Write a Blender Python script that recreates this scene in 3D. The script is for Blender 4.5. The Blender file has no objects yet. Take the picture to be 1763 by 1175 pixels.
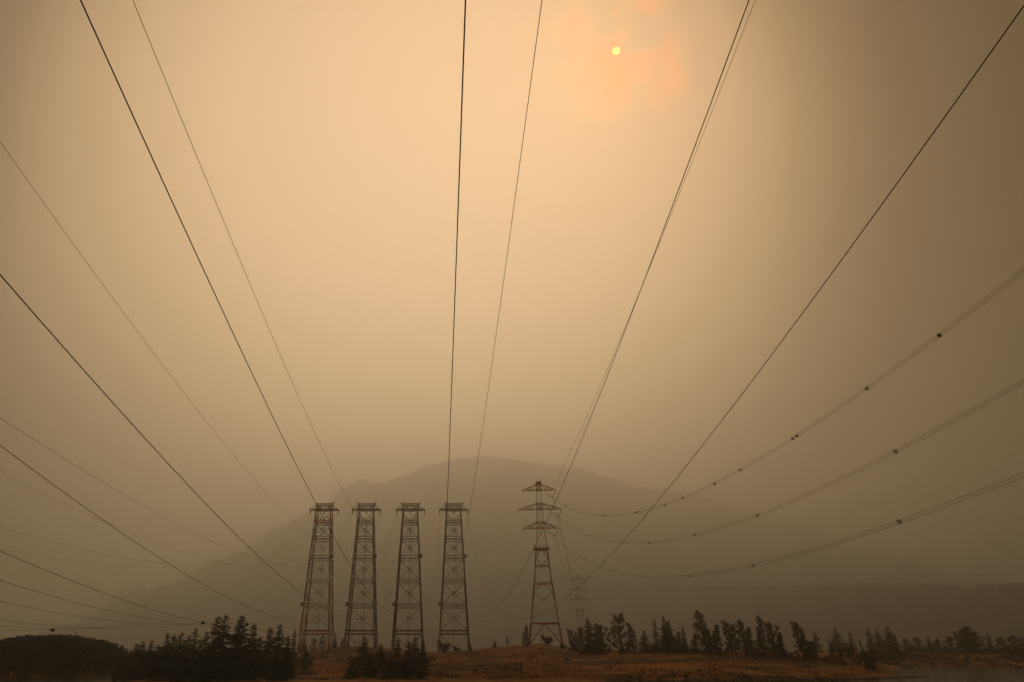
import bpy, math, random
from mathutils import Vector, Matrix, noise
rad = math.radians
sc = bpy.context.scene

# ------------------------------------------------------------------ camera
CAM_Z = 6.0
FPX, CX, CY, W, H = 1312.0, 770.0, 587.5, 1763.0, 1175.0
PITCH = math.atan((1128.0 - CY) / FPX)
CP, SP = math.cos(PITCH), math.sin(PITCH)
cam_data = bpy.data.cameras.new('camera')
cam_data.sensor_fit = 'HORIZONTAL'
cam_data.sensor_width = 36.0
cam_data.lens = FPX / W * 36.0
cam_data.shift_x = (W / 2 - CX) / W
cam_data.clip_start = 0.5
cam_data.clip_end = 30000
cam = bpy.data.objects.new('camera', cam_data)
sc.collection.objects.link(cam)
cam.location = (0, 0, CAM_Z)
cam.rotation_euler = (math.pi / 2 + PITCH, 0, 0)
sc.camera = cam


def at(px, py, Y):
    """world point at forward distance Y seen in direction of photo pixel (px, py)"""
    u = (CY - py) / FPX
    v = Vector(((px - CX) / FPX, CP - u * SP, SP + u * CP))
    v = v * (Y / v.y)
    v.z += CAM_Z
    return v


# ------------------------------------------------------------------ sky
SUN_DIR = Vector((0.2030, 0.7134, 0.6707)).normalized()
sun_el = math.asin(SUN_DIR.z)
sun_az = math.atan2(SUN_DIR.x, SUN_DIR.y)
world = bpy.data.worlds.new('World')
sc.world = world
world.use_nodes = True
nt = world.node_tree
nt.nodes.clear()
N = nt.nodes.new
L = nt.links.new


def wmath(op, a, b=None, c=None, clamp=False):
    n = N('ShaderNodeMath'); n.operation = op; n.use_clamp = clamp
    for i, v in enumerate((a, b, c)):
        if v is None: continue
        if isinstance(v, (int, float)): n.inputs[i].default_value = v
        else: L(v, n.inputs[i])
    return n.outputs[0]


def wvec(op, a, b):
    n = N('ShaderNodeVectorMath'); n.operation = op
    for i, v in enumerate((a, b)):
        if v is None: continue
        if isinstance(v, (tuple, Vector)): n.inputs[i].default_value = tuple(v)
        else: L(v, n.inputs[i])
    return n.outputs['Value'] if op == 'DOT_PRODUCT' else n.outputs[0]


def wmaprange(v, a, b, c=0.0, d=1.0):
    n = N('ShaderNodeMapRange'); n.interpolation_type = 'SMOOTHSTEP'
    L(v, n.inputs[0])
    for i, q in enumerate((a, b, c, d)): n.inputs[i + 1].default_value = q
    return n.outputs[0]


tc = N('ShaderNodeTexCoord')
direction = wvec('NORMALIZE', tc.outputs['Generated'], None)
# smoke glow: brightest high in front, where the smoke is thinnest, falling off all round
STRETCH = (1.13, 1.0, 1.0)
C0 = Vector((-0.040, 0.868, 0.494))
C0S = Vector([a * b for a, b in zip(C0, STRETCH)]).normalized()
ds = wvec('NORMALIZE', wvec('MULTIPLY', direction, STRETCH), None)
ang = wmath('ARCCOSINE', wvec('DOT_PRODUCT', ds, C0S))
wn = N('ShaderNodeTexNoise'); wn.inputs['Scale'].default_value = 2.2; wn.inputs['Detail'].default_value = 3.0
wn.inputs['Roughness'].default_value = 0.45
L(direction, wn.inputs['Vector'])
ang2 = wmath('ADD', ang, wmath('MULTIPLY', wmath('SUBTRACT', wn.outputs['Fac'], 0.5), 0.09))
ramp = N('ShaderNodeValToRGB'); ramp.color_ramp.interpolation = 'B_SPLINE'
stops = [(0, (1.340, 0.895, 0.536)), (8, (1.330, 0.875, 0.508)), (16, (1.280, 0.829, 0.466)), (22, (1.100, 0.705, 0.386)), (28, (0.700, 0.443, 0.236)),
         (32, (0.240, 0.151, 0.079)), (36, (0.060, 0.037, 0.019)), (46, (0.048, 0.030, 0.015)), (180, (0.048, 0.030, 0.015))]   # halved below: a ramp stops at 1
el = ramp.color_ramp.elements
while len(el) < len(stops): el.new(0.5)
for e, (a, c) in zip(el, stops):
    e.position = a / 180.0; e.color = (*[q / 2 for q in c], 1)
L(wmath('DIVIDE', ang2, math.pi), ramp.inputs[0])
# rosy veil of thinner smoke round the sun
sa = wmath('ARCCOSINE', wvec('DOT_PRODUCT', direction, SUN_DIR))
wn2 = N('ShaderNodeTexNoise'); wn2.inputs['Scale'].default_value = 13.0; wn2.inputs['Detail'].default_value = 5.0
wn2.inputs['Roughness'].default_value = 0.55; wn2.inputs['Distortion'].default_value = 0.6
L(wvec('ADD', direction, (3.1, 0.7, 1.9)), wn2.inputs['Vector'])
wn3 = N('ShaderNodeTexNoise'); wn3.inputs['Scale'].default_value = 24.0; wn3.inputs['Detail'].default_value = 4.0
L(wvec('ADD', direction, (7.3, 2.2, 5.1)), wn3.inputs['Vector'])
sa2 = wmath('ADD', sa, wmath('MULTIPLY', wmath('SUBTRACT', wn3.outputs['Fac'], 0.5), 0.16))
veil = wmath('MULTIPLY', wmath('POWER', wmaprange(sa2, 0.11, -0.02), 1.4), wmaprange(wn2.outputs['Fac'], 0.40, 0.55))
tint = N('ShaderNodeMix'); tint.data_type = 'RGBA'; tint.blend_type = 'MULTIPLY'; tint.inputs[0].default_value = 1.0
L(ramp.outputs[0], tint.inputs[6]); tint.inputs[7].default_value = (2.5, 0.92, 0.46, 1)
veilc = N('ShaderNodeMix'); veilc.data_type = 'RGBA'
L(veil, veilc.inputs[0]); L(ramp.outputs[0], veilc.inputs[6]); L(tint.outputs[2], veilc.inputs[7])
# the sun itself, dimmed by the smoke until its disc shows
disc = wmaprange(sa, 0.0047, 0.0040)
discc = N('ShaderNodeMix'); discc.data_type = 'RGBA'; discc.blend_type = 'ADD'
L(disc, discc.inputs[0]); L(veilc.outputs[2], discc.inputs[6]); discc.inputs[7].default_value = (1.5, 1.05, 0.10, 1)
bg = N('ShaderNodeBackground'); bg.inputs['Strength'].default_value = 2.0
L(discc.outputs[2], bg.inputs['Color'])
# what little of the clear sky's own light comes through the smoke
sky = N('ShaderNodeTexSky'); sky.sky_type = 'NISHITA'; sky.sun_disc = False
sky.sun_elevation = sun_el; sky.sun_rotation = sun_az; sky.dust_density = 8.0; sky.air_density = 1.5
filt = N('ShaderNodeMix'); filt.data_type = 'RGBA'; filt.blend_type = 'MULTIPLY'; filt.inputs[0].default_value = 1.0
L(sky.outputs[0], filt.inputs[6]); filt.inputs[7].default_value = (0.020, 0.012, 0.005, 1)
bg2 = N('ShaderNodeBackground'); bg2.inputs['Strength'].default_value = 0.08
L(filt.outputs[2], bg2.inputs['Color'])
add = N('ShaderNodeAddShader'); L(bg.outputs[0], add.inputs[0]); L(bg2.outputs[0], add.inputs[1])
wout = N('ShaderNodeOutputWorld'); L(add.outputs[0], wout.inputs['Surface'])
world.cycles.sampling_method = 'MANUAL'
world.cycles.sample_map_resolution = 512

# ------------------------------------------------------------------ sun
sun_data = bpy.data.lights.new('sun', 'SUN')
sun_data.energy = 0.05
sun_data.angle = rad(10)
sun_data.color = (1.0, 0.60, 0.30)
sun = bpy.data.objects.new('sun', sun_data)
sc.collection.objects.link(sun)
sun.rotation_euler = (-SUN_DIR).to_track_quat('-Z', 'Y').to_euler()
sun.location = (60, 200, 300)

# ------------------------------------------------------------------ view
vs = sc.view_settings
vs.view_transform = 'Standard'; vs.look = 'None'; vs.exposure = 0.0; vs.gamma = 1.0; vs.use_curve_mapping = False
sc.cycles.use_denoising = True
sc.cycles.volume_bounces = 4
sc.cycles.max_bounces = 6
sc.cycles.diffuse_bounces = 2
sc.cycles.transparent_max_bounces = 4

# ================================================================== helpers
col = sc.collection


def link(name, mesh, parent=None):
    o = bpy.data.objects.new(name, mesh)
    col.objects.link(o)
    if parent is not None: o.parent = parent
    return o


def tag(o, label=None, cat=None, group=None, kind=None):
    if label: o['label'] = label
    if cat: o['category'] = cat
    if group: o['group'] = group
    if kind: o['kind'] = kind
    return o


class MB:
    """collects faces, makes one mesh"""
    def __init__(s): s.v, s.f, s.m = [], [], []

    def beam(s, a, b, w, w2=None, mi=0, h=None):
        """square bar from a to b, with end caps"""
        a, b = Vector(a), Vector(b)
        w2 = w if w2 is None else w2
        d = (b - a).normalized()
        up = Vector((0, 0, 1)) if abs(d.z) < 0.9 else Vector((0, 1, 0))
        x = d.cross(up).normalized(); y = x.cross(d).normalized()
        i = len(s.v); hh = w if h is None else h
        for p, ww in ((a, w), (b, w2)):
            q = ww / 2; r = (hh / 2) * (ww / w)
            s.v += [p - x * q - y * r, p + x * q - y * r, p + x * q + y * r, p - x * q + y * r]
        s.f += [(i + 4, i + 5, i + 1, i), (i + 5, i + 6, i + 2, i + 1), (i + 6, i + 7, i + 3, i + 2), (i + 7, i + 4, i, i + 3),
                (i, i + 1, i + 2, i + 3), (i + 7, i + 6, i + 5, i + 4)]
        s.m += [mi] * 6
        return s

    def box(s, c, sx, sy, sz, mi=0):
        c = Vector(c)
        return s.beam(c - Vector((0, 0, sz / 2)), c + Vector((0, 0, sz / 2)), sx, None, mi, sy)

    def tube(s, pts, r, n=5, mi=0):
        i0 = len(s.v); m = len(pts)
        rr = r if isinstance(r, (list, tuple)) else [r] * m
        for k, p in enumerate(pts):
            d = (pts[min(k + 1, m - 1)] - pts[max(k - 1, 0)]).normalized()
            up = Vector((0, 0, 1)) if abs(d.z) < 0.95 else Vector((0, 1, 0))
            x = d.cross(up).normalized(); y = x.cross(d)
            for j in range(n):
                t = 2 * math.pi * j / n
                s.v.append(p + (x * math.cos(t) + y * math.sin(t)) * rr[k])
        for k in range(m - 1):
            for j in range(n):
                a = i0 + k * n + j; b = i0 + k * n + (j + 1) % n
                s.f.append((a, b, b + n, a + n)); s.m.append(mi)
        s.f.append(tuple(i0 + j for j in reversed(range(n)))); s.m.append(mi)
        s.f.append(tuple(i0 + (m - 1) * n + j for j in range(n))); s.m.append(mi)
        return s

    def disc_stack(s, a, b, r, n=9, seg=7, mi=0):
        """an insulator string: alternate wide and narrow rings from a to b"""
        a, b = Vector(a), Vector(b); pts, rr = [], []
        for k in range(n * 2 + 1):
            pts.append(a.lerp(b, k / (n * 2))); rr.append(r if k % 2 else r * 0.45)
        return s.tube(pts, rr, seg, mi)

    def ball(s, c, r, mi=0, nu=10, nv=7):
        c = Vector(c); i0 = len(s.v)
        for j in range(1, nv):
            t = math.pi * j / nv
            for k in range(nu):
                p = 2 * math.pi * k / nu
                s.v.append(c + Vector((math.sin(t) * math.cos(p), math.sin(t) * math.sin(p), math.cos(t))) * r)
        top = len(s.v); s.v += [c + Vector((0, 0, r)), c - Vector((0, 0, r))]
        for j in range(nv - 2):
            for k in range(nu):
                a = i0 + j * nu + k; b = i0 + j * nu + (k + 1) % nu
                s.f.append((a, a + nu, b + nu, b)); s.m.append(mi)
        for k in range(nu):
            s.f.append((top, i0 + k, i0 + (k + 1) % nu)); s.m.append(mi)
            e = i0 + (nv - 2) * nu
            s.f.append((top + 1, e + (k + 1) % nu, e + k)); s.m.append(mi)
        return s

    def mesh(s, name, mats, smooth=False):
        me = bpy.data.meshes.new(name)
        me.from_pydata([tuple(v) for v in s.v], [], s.f)
        if not isinstance(mats, (list, tuple)): mats = [mats]
        for m in mats: me.materials.append(m)
        if len(mats) > 1: me.polygons.foreach_set('material_index', s.m)
        if smooth: me.polygons.foreach_set('use_smooth', [True] * len(s.f))
        me.update()
        return me

    def build(s, name, mats, parent=None, smooth=False):
        return link(name, s.mesh(name, mats, smooth), parent)


def mat(name, color, rough=0.7, var=None, scale=1.0, metallic=0.0, detail=4.0, bump=0.0, spec=0.3, coords='Object', lo=0.35, hi=0.65):
    """procedural material: base colour, optionally mixed by noise with colour `var`"""
    m = bpy.data.materials.new(name); m.use_nodes = True
    t = m.node_tree; b = t.nodes['Principled BSDF']
    b.inputs['Base Color'].default_value = (*color, 1)
    b.inputs['Roughness'].default_value = rough
    b.inputs['Metallic'].default_value = metallic
    b.inputs['Specular IOR Level'].default_value = spec
    if var is not None or bump:
        tcn = t.nodes.new('ShaderNodeTexCoord')
        nz = t.nodes.new('ShaderNodeTexNoise'); nz.inputs['Scale'].default_value = scale; nz.inputs['Detail'].default_value = detail
        t.links.new(tcn.outputs[coords], nz.inputs['Vector'])
        if var is not None:
            mr = t.nodes.new('ShaderNodeMapRange'); mr.inputs[1].default_value = lo; mr.inputs[2].default_value = hi
            t.links.new(nz.outputs['Fac'], mr.inputs[0])
            mx = t.nodes.new('ShaderNodeMix'); mx.data_type = 'RGBA'
            t.links.new(mr.outputs[0], mx.inputs[0])
            mx.inputs[6].default_value = (*color, 1); mx.inputs[7].default_value = (*var, 1)
            t.links.new(mx.outputs[2], b.inputs['Base Color'])
        if bump:
            bp = t.nodes.new('ShaderNodeBump'); bp.inputs['Strength'].default_value = bump; bp.inputs['Distance'].default_value = 0.3
            t.links.new(nz.outputs['Fac'], bp.inputs['Height']); t.links.new(bp.outputs[0], b.inputs['Normal'])
    return m


M = {
    'steel': mat('weathered_galvanised_steel', (0.27, 0.29, 0.265), 0.55, (0.19, 0.20, 0.18), 0.6, 0.3),
    'rust': mat('rusted_steel', (0.22, 0.075, 0.045), 0.75, (0.13, 0.065, 0.045), 0.7),
    'red': mat('aviation_red_paint', (0.60, 0.050, 0.035), 0.55, (0.46, 0.055, 0.040), 0.5),
    'pale': mat('faded_white_paint', (0.78, 0.74, 0.64), 0.6, (0.64, 0.58, 0.48), 0.5),
    'wire': mat('aluminium_conductor', (0.05, 0.045, 0.04), 0.6, None, 1, 0.4),
    'quad': mat('bundled_conductor', (0.045, 0.042, 0.036), 0.6, None, 1, 0.4),
    'glass': mat('glass_insulator', (0.05, 0.055, 0.05), 0.3),
    'fitting': mat('dark_fitting', (0.03, 0.028, 0.026), 0.6),
    'ball_red': mat('orange_red_ball', (0.75, 0.05, 0.025), 0.5),
    'ball_dark': mat('weathered_dark_ball', (0.06, 0.035, 0.03), 0.6),
    'ball_white': mat('white_ball', (0.6, 0.56, 0.5), 0.5),
    'concrete': mat('concrete', (0.62, 0.58, 0.52), 0.85, (0.48, 0.45, 0.40), 1.5),
    'bark': mat('bark', (0.045, 0.032, 0.022), 0.9, (0.03, 0.022, 0.016), 3.0),
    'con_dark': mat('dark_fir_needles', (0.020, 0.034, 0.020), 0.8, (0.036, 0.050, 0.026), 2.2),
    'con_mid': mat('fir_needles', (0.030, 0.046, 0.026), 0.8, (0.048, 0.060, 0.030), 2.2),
    'leaf': mat('broad_leaves', (0.048, 0.060, 0.026), 0.75, (0.075, 0.074, 0.028), 2.2),
    'leaf_dark': mat('dark_broad_leaves', (0.030, 0.042, 0.020), 0.75, (0.050, 0.054, 0.024), 2.2),
    'leaf_dry': mat('dry_leaves', (0.13, 0.085, 0.030), 0.8, (0.09, 0.055, 0.020), 2.2),
    'rock': mat('shore_rock', (0.20, 0.17, 0.12), 0.9, (0.11, 0.09, 0.065), 1.2),
    'wood': mat('forest_slope', (0.024, 0.036, 0.020), 0.9, (0.042, 0.050, 0.026), 0.02),
}
for k in ('con_dark', 'con_mid', 'leaf', 'leaf_dark', 'leaf_dry'):
    M[k].node_tree.nodes['Principled BSDF'].inputs['Specular IOR Level'].default_value = 0.15


def lut(x, tab):
    if x <= tab[0][0]: return tab[0][1]
    for (a, ya), (b, yb) in zip(tab, tab[1:]):
        if x <= b:
            t = (x - a) / (b - a); t = t * t * (3 - 2 * t) * 0.5 + t * 0.5
            return ya + (yb - ya) * t
    return tab[-1][1]


def sstep(a, b, x):
    t = min(1, max(0, (x - a) / (b - a)))
    return t * t * (3 - 2 * t)


# ================================================================== setting
# ---- ground: the grassy island the towers stand on, the far bank and the wooded mound
CREST_Y = [(100, 420), (400, 430), (520, 480), (600, 480), (700, 450), (800, 440), (930, 430), (1000, 400), (1100, 360), (1250, 330), (1400, 300), (1540, 285)]
CREST_PY = [(60, 1185), (140, 1182), (190, 1166), (225, 1146), (400, 1138), (500, 1126), (560, 1113), (620, 1113), (690, 1118), (730, 1124), (800, 1120), (870, 1113),
            (930, 1108), (965, 1114), (1000, 1121), (1100, 1121), (1200, 1122), (1250, 1126), (1330, 1130), (1400, 1137), (1480, 1148), (1530, 1160), (1570, 1180)]
SHORE_Y = [(100, 240), (250, 196), (1230, 196), (1400, 204), (1500, 222), (1560, 238)]
POWER = [(500, 2.3), (700, 1.5), (850, 1.0), (1600, 0.85)]


def ground_z(X, Y):
    px = CX + FPX / CP * X / max(Y, 1)
    yc = lut(px, CREST_Y)
    zc = at(px, lut(px, CREST_PY), yc).z
    ys = lut(px, SHORE_Y)
    t = (Y - ys) / (yc - ys)
    if t <= 0: z = t * 6
    elif t <= 1:
        z = zc * t ** lut(px, POWER) if zc > 0 else zc * t
    else:
        z = zc - (zc - 8.5) * sstep(40, 300, Y - yc) if px > 480 else zc - (zc - min(zc, 2.0)) * sstep(40, 300, Y - yc)
    amp = 0.35 * sstep(0, 0.2, t) * sstep(1.15, 0.8, t)
    z += amp * (noise.noise((X * 0.045, Y * 0.045, 0)) * 1.6 + noise.noise((X * 0.16, Y * 0.16, 5)) * 0.8)
    z = max(z, -3)
    # far bank at the right
    fb = 8.6 * sstep(395, 480, Y + (X - 300) * 0.12) * sstep(1465, 1590, px) + 0.25 * noise.noise((X * 0.06, Y * 0.06, 9)) - 0.7
    z = max(z, fb)
    # wooded mound at the left
    e = math.hypot((X - (80 - CX) * CP / FPX * Y) / 47, (Y - 520) / (285 if Y < 520 else 110))
    z = max(z, 10.6 * max(0, 1 - e * e) ** 0.75 - 0.8 if e < 1 else -3)
    return z


mb = MB(); X0, X1, Y0, Y1, ST = -460, 520, 186, 780, 4.5
nx, ny = int((X1 - X0) / ST) + 1, int((Y1 - Y0) / ST) + 1
for j in range(ny):
    for i in range(nx):
        x, y = X0 + i * ST, Y0 + j * ST
        mb.v.append(Vector((x, y, ground_z(x, y))))
for j in range(ny - 1):
    for i in range(nx - 1):
        a = j * nx + i
        mb.f.append((a, a + 1, a + nx + 1, a + nx))
gm = bpy.data.materials.new('dry_grass_hillside'); gm.use_nodes = True
t = gm.node_tree; b = t.nodes['Principled BSDF']; b.inputs['Roughness'].default_value = 0.95; b.inputs['Specular IOR Level'].default_value = 0.1
tcn = t.nodes.new('ShaderNodeTexCoord')


def gnoise(scale, detail, off=0.0, stretch=(1, 1, 1)):
    mp = t.nodes.new('ShaderNodeMapping'); mp.inputs['Scale'].default_value = stretch; mp.inputs['Location'].default_value = (off, off, off)
    t.links.new(tcn.outputs['Object'], mp.inputs[0])
    n = t.nodes.new('ShaderNodeTexNoise'); n.inputs['Scale'].default_value = scale; n.inputs['Detail'].default_value = detail
    t.links.new(mp.outputs[0], n.inputs['Vector'])
    return n.outputs['Fac']


def gramp(fac, a, b_):
    mr = t.nodes.new('ShaderNodeMapRange'); mr.inputs[1].default_value = a; mr.inputs[2].default_value = b_
    t.links.new(fac, mr.inputs[0]); return mr.outputs[0]


def gmix(fac, c1, c2):
    mx = t.nodes.new('ShaderNodeMix'); mx.data_type = 'RGBA'; t.links.new(fac, mx.inputs[0])
    for i, c in ((6, c1), (7, c2)):
        if isinstance(c, tuple): mx.inputs[i].default_value = (*c, 1)
        else: t.links.new(c, mx.inputs[i])
    return mx.outputs[2]


g1 = gmix(gramp(gnoise(0.03, 6), 0.38, 0.62), (0.42, 0.195, 0.064), (0.28, 0.15, 0.058))
g2 = gmix(gramp(gnoise(0.075, 7, 31, (0.6, 0.35, 1)), 0.54, 0.66), g1, (0.045, 0.040, 0.018))
g3 = gmix(gramp(gnoise(0.5, 5, 7, (1, 0.5, 1)), 0.50, 0.72), g2, (0.42, 0.20, 0.07))
t.links.new(g3, b.inputs['Base Color'])
bp = t.nodes.new('ShaderNodeBump'); bp.inputs['Strength'].default_value = 0.8; bp.inputs['Distance'].default_value = 0.6
t.links.new(gnoise(0.6, 6, 3), bp.inputs['Height']); t.links.new(bp.outputs[0], b.inputs['Normal'])
ground = mb.build('ground', gm, smooth=True)
tag(ground, 'dry orange-brown grass hillside with dark scrubby patches', None, None, 'structure')

# ---- river
wm = mat('river_water', (0.020, 0.020, 0.014), 0.12, None, 0.35, 0.0, 5.0, 0.15, 0.5)
mb = MB(); mb.v = [Vector(p) for p in ((-12500, -800, 0), (12500, -800, 0), (12500, 11000, 0), (-12500, 11000, 0))]; mb.f = [(0, 1, 2, 3)]
river = mb.build('river', wm)
tag(river, 'dark still river in front of and behind the grassy island', None, None, 'structure')


# ---- mountain and the nearer ridge: height fields with wooded, uneven skylines
def ridge(name, crest, ytab, front, back, a0, a1, n, rows, seed, spike, rough, label):
    """crest line given by bearing (x/y) and distance; slopes fall to the valley in front and behind"""
    rnd = random.Random(seed); m = MB()
    for j in range(rows + 1):
        q = j / rows
        for i in range(n):
            a = a0 + (a1 - a0) * i / (n - 1)
            yc = lut(a, ytab); x = a * yc
            px = CX + FPX / CP * a
            zc = max(0.0, at(px, lut(px, crest), yc).z)
            step = (a1 - a0) / n * yc
            if q <= 0.8:
                tt = q / 0.8; y = yc * (front + (1 - front) * tt)
                z = zc * (0.62 * tt + 0.38 * tt * tt)
                w = 1 - tt ** 4
            else:
                tt = (q - 0.8) / 0.2; y = yc * (1 + (back - 1) * tt)
                z = zc * (1 - 0.5 * tt * tt); w = tt
            z += w * rough * (noise.fractal((x * 0.0022 + seed, y * 0.0022, 0.3), 1.0, 2.0, 5)) * min(1, zc / 150)
            z += (rough * 0.10) * noise.noise((x * 0.012, y * 0.012, seed)) * min(1, zc / 60)
            if zc > 4:
                z += rnd.random() ** 2.2 * spike * yc
            m.v.append(Vector((x * (y / yc * .35 + .65) + rnd.uniform(-.35, .35) * step, y, max(z - (4 if zc < 4 else 0), -0.5))))
    for j in range(rows):
        for i in range(n - 1):
            k = j * n + i
            m.f.append((k, k + 1, k + n + 1, k + n))
    return tag(m.build(name, M['wood']), label, None, None, 'structure')


MOUNT = [(90, 1130), (200, 1066), (270, 1020), (330, 983), (380, 958), (430, 929), (470, 906), (530, 878), (575, 845), (612, 829), (640, 836), (680, 828),
         (735, 803), (790, 794), (845, 788), (900, 794), (950, 801), (1010, 808), (1060, 822), (1120, 842), (1200, 850), (1265, 862), (1330, 890),
         (1420, 908), (1500, 938), (1600, 975), (1763, 1010), (2100, 1050), (2600, 1090)]
ridge('mountain', MOUNT, [(-.6, 6600), (0, 7000), (1.3, 7600)], .55, 1.2, -.58, 1.28, 760, 90, 3, .0052, 230,
      'long forested mountain fading into brown smoke behind the towers')
HILL = [(500, 1130), (600, 1085), (680, 1030), (745, 992), (850, 984), (960, 990), (1080, 1003), (1200, 1010), (1300, 1014), (1400, 1012), (1500, 1008),
        (1600, 1010), (1700, 1014), (1850, 1005), (2200, 1000), (2700, 1010)]
ridge('hill', HILL, [(-.1, 4800), (.1, 4300), (.25, 3800), (.4, 3200), (.55, 2900), (.7, 2500), (1.3, 2000)], .72, 1.25, -.16, 1.2, 620, 80, 8, .0050, 30,
      'dark wooded ridge in the smoke behind the right-hand towers')

# ================================================================== towers
def ring(hw, hd, z): return [Vector((-hw, -hd, z)), Vector((hw, -hd, z)), Vector((hw, hd, z)), Vector((-hw, hd, z))]


LV = [(69.3 + 6, 4.45), (60.2 + 6, 4.85), (49.7 + 6, 5.5), (37.4 + 6, 6.1), (24.6 + 6, 6.8), (11.2 + 6, 7.55)]   # girt height, half width
ARM_Z = 76.4 + 6
TY = 438.0


def crossing_tower(name, X, scheme, label):
    """tall four-legged lattice tower; scheme(level) gives leg, girt and brace materials"""
    root = link(name, None)
    gz = ground_z(X, TY)
    root.location = (X, TY, gz)
    tag(root, label, 'lattice tower', 'four tall lattice towers in a row')
    O = Vector((0, 0, gz))
    armh = 4.0
    stations = [(ARM_Z, armh)] + LV
    foot_hw = LV[-1][1] + 0.055 * (LV[-1][0] - gz)
    bottom = [(ground_z(X + sx * foot_hw, TY + sy * foot_hw)) for sx, sy in ((-1, -1), (1, -1), (1, 1), (-1, 1))]
    leg_mats = [scheme('leg', i) for i in range(len(stations))] + [scheme('leg', 'foot')]
    # legs, each one mesh with its painted bands
    for k, (sx, sy) in enumerate(((-1, -1), (1, -1), (1, 1), (-1, 1))):
        m = MB(); mats = []

        def seg(a, b, w, mt):
            if mt not in mats: mats.append(mt)
            m.beam(a, b, w, None, mats.index(mt))
        for i, ((z0, h0), (z1, h1)) in enumerate(zip(stations, stations[1:])):
            a = Vector((sx * h0, sy * h0, z0)) - O; b_ = Vector((sx * h1, sy * h1, z1)) - O
            w = 0.52 + 0.04 * i
            s0, s1 = scheme('band', i)
            if s0 > 0: seg(a, a.lerp(b_, s0), w, scheme('pale', i))
            seg(a.lerp(b_, s0), a.lerp(b_, s1), w, leg_mats[i])
            if s1 < 1: seg(a.lerp(b_, s1), b_, w, scheme('pale', i))
        z1, h1 = LV[-1]; fz = bottom[k] - 0.6
        a = Vector((sx * h1, sy * h1, z1)) - O; b_ = Vector((sx * foot_hw, sy * foot_hw, fz)) - O
        cut = 0.5 if scheme('pale', 6) is not leg_mats[-1] else 1.0
        seg(a, a.lerp(b_, cut), 0.78, scheme('pale', 6))
        if cut < 1: seg(a.lerp(b_, cut), b_, 0.78, leg_mats[-1])
        m.build('leg', mats, root)
        fm = MB().box((sx * foot_hw, sy * foot_hw, bottom[k] - gz + 0.25), 1.7, 1.7, 1.5)
        fm.build('footing', M['concrete'], root)
    # girts: two chords with a zigzag web, one per face and level
    for i, (z, h) in enumerate(LV):
        r = ring(h, h, z); mt = scheme('girt', i); dz = 0.85 if i else 0.55
        cw = 0.42 if i in (0, 5) else 0.34
        for k in range(4):
            a, b_ = r[k] - O, r[(k + 1) % 4] - O
            m = MB(); up = Vector((0, 0, dz))
            m.beam(a + up, b_ + up, cw).beam(a - up, b_ - up, cw)
            nn = 5
            for q in range(nn):
                s = 1 if q % 2 else -1
                m.beam(a.lerp(b_, q / nn) + up * s, a.lerp(b_, (q + 1) / nn) - up * s, 0.08)
            m.build('girt', mt, root)
    # panels between girts: crossed braces, middle rail, centre post with gusset, on each face
    for i, ((z0, h0), (z1, h1)) in enumerate(zip(LV, LV[1:])):
        r0, r1 = ring(h0, h0, z0 - .8), ring(h1, h1, z1 + .8); mt = scheme('brace', i)
        for k in range(4):
            a0, b0, a1, b1 = r0[k] - O, r0[(k + 1) % 4] - O, r1[k] - O, r1[(k + 1) % 4] - O
            MB().beam(a0, b1, 0.21).build('brace', mt, root)
            MB().beam(b0, a1, 0.21).build('brace', mt, root)
            tq = h0 / (h0 + h1)
            c = a0.lerp(b1, tq); am, bm = a0.lerp(a1, tq), b0.lerp(b1, tq)
            MB().beam(am, bm, 0.14).build('rail', mt, root)
            post = MB().beam((a0 + b0) / 2, (a1 + b1) / 2, 0.16)
            post.box(c, 0.7, 0.7, 0.7)
            post.build('centre_post', mt, root)
    # head: V braces above the top girt
    r0, r1 = ring(armh, armh, ARM_Z), ring(LV[0][1], LV[0][1], LV[0][0] + .5); mt = scheme('brace', 'head')
    for k in range(4):
        a0, b0, a1, b1 = r0[k] - O, r0[(k + 1) % 4] - O, r1[k] - O, r1[(k + 1) % 4] - O
        mid = (a1 + b1) / 2
        MB().beam(a0.lerp(a1, .35), mid, 0.26).beam(a0.lerp(a1, .72), mid.lerp(a0.lerp(a1, .35), .45), 0.16).build('brace', mt, root)
        MB().beam(b0.lerp(b1, .35), mid, 0.26).beam(b0.lerp(b1, .72), mid.lerp(b0.lerp(b1, .35), .45), 0.16).build('brace', mt, root)
    # bottom V braces
    z1, h1 = LV[-1]
    r0, r1 = ring(h1, h1, z1 - .8), ring(foot_hw * .97, foot_hw * .97, max(gz + .6, z1 - 8)); mt = scheme('brace', 5)
    for k in range(4):
        a0, b0, a1, b1 = r0[k] - O, r0[(k + 1) % 4] - O, r1[k] - O, r1[(k + 1) % 4] - O
        mid = (a1 + b1) / 2
        MB().beam(a0, mid, 0.3).build('brace', mt, root)
        MB().beam(b0, mid, 0.3).build('brace', mt, root)
        MB().beam((a0 + b0) / 2, mid, 0.2).build('centre_post', mt, root)
    # crossarm
    mt = scheme('girt', 'arm'); m = MB()
    for sy in (-1, 1):
        m.beam(Vector((-8.2, sy * 1.6, ARM_Z)) - O, Vector((8.2, sy * 1.6, ARM_Z)) - O, 0.38)
        m.beam(Vector((-armh, sy * armh, ARM_Z)) - O, Vector((armh, sy * armh, ARM_Z)) - O, 0.4)
        for sx in (-1, 1):
            m.beam(Vector((sx * armh, sy * armh, ARM_Z)) - O, Vector((sx * 8.0, sy * 1.5, ARM_Z)) - O, 0.28)
            m.beam(Vector((sx * 4.9, sy * 4, ARM_Z + 1.9)) - O, Vector((sx * 8.0, sy * 1.5, ARM_Z + .15)) - O, 0.2)
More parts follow.
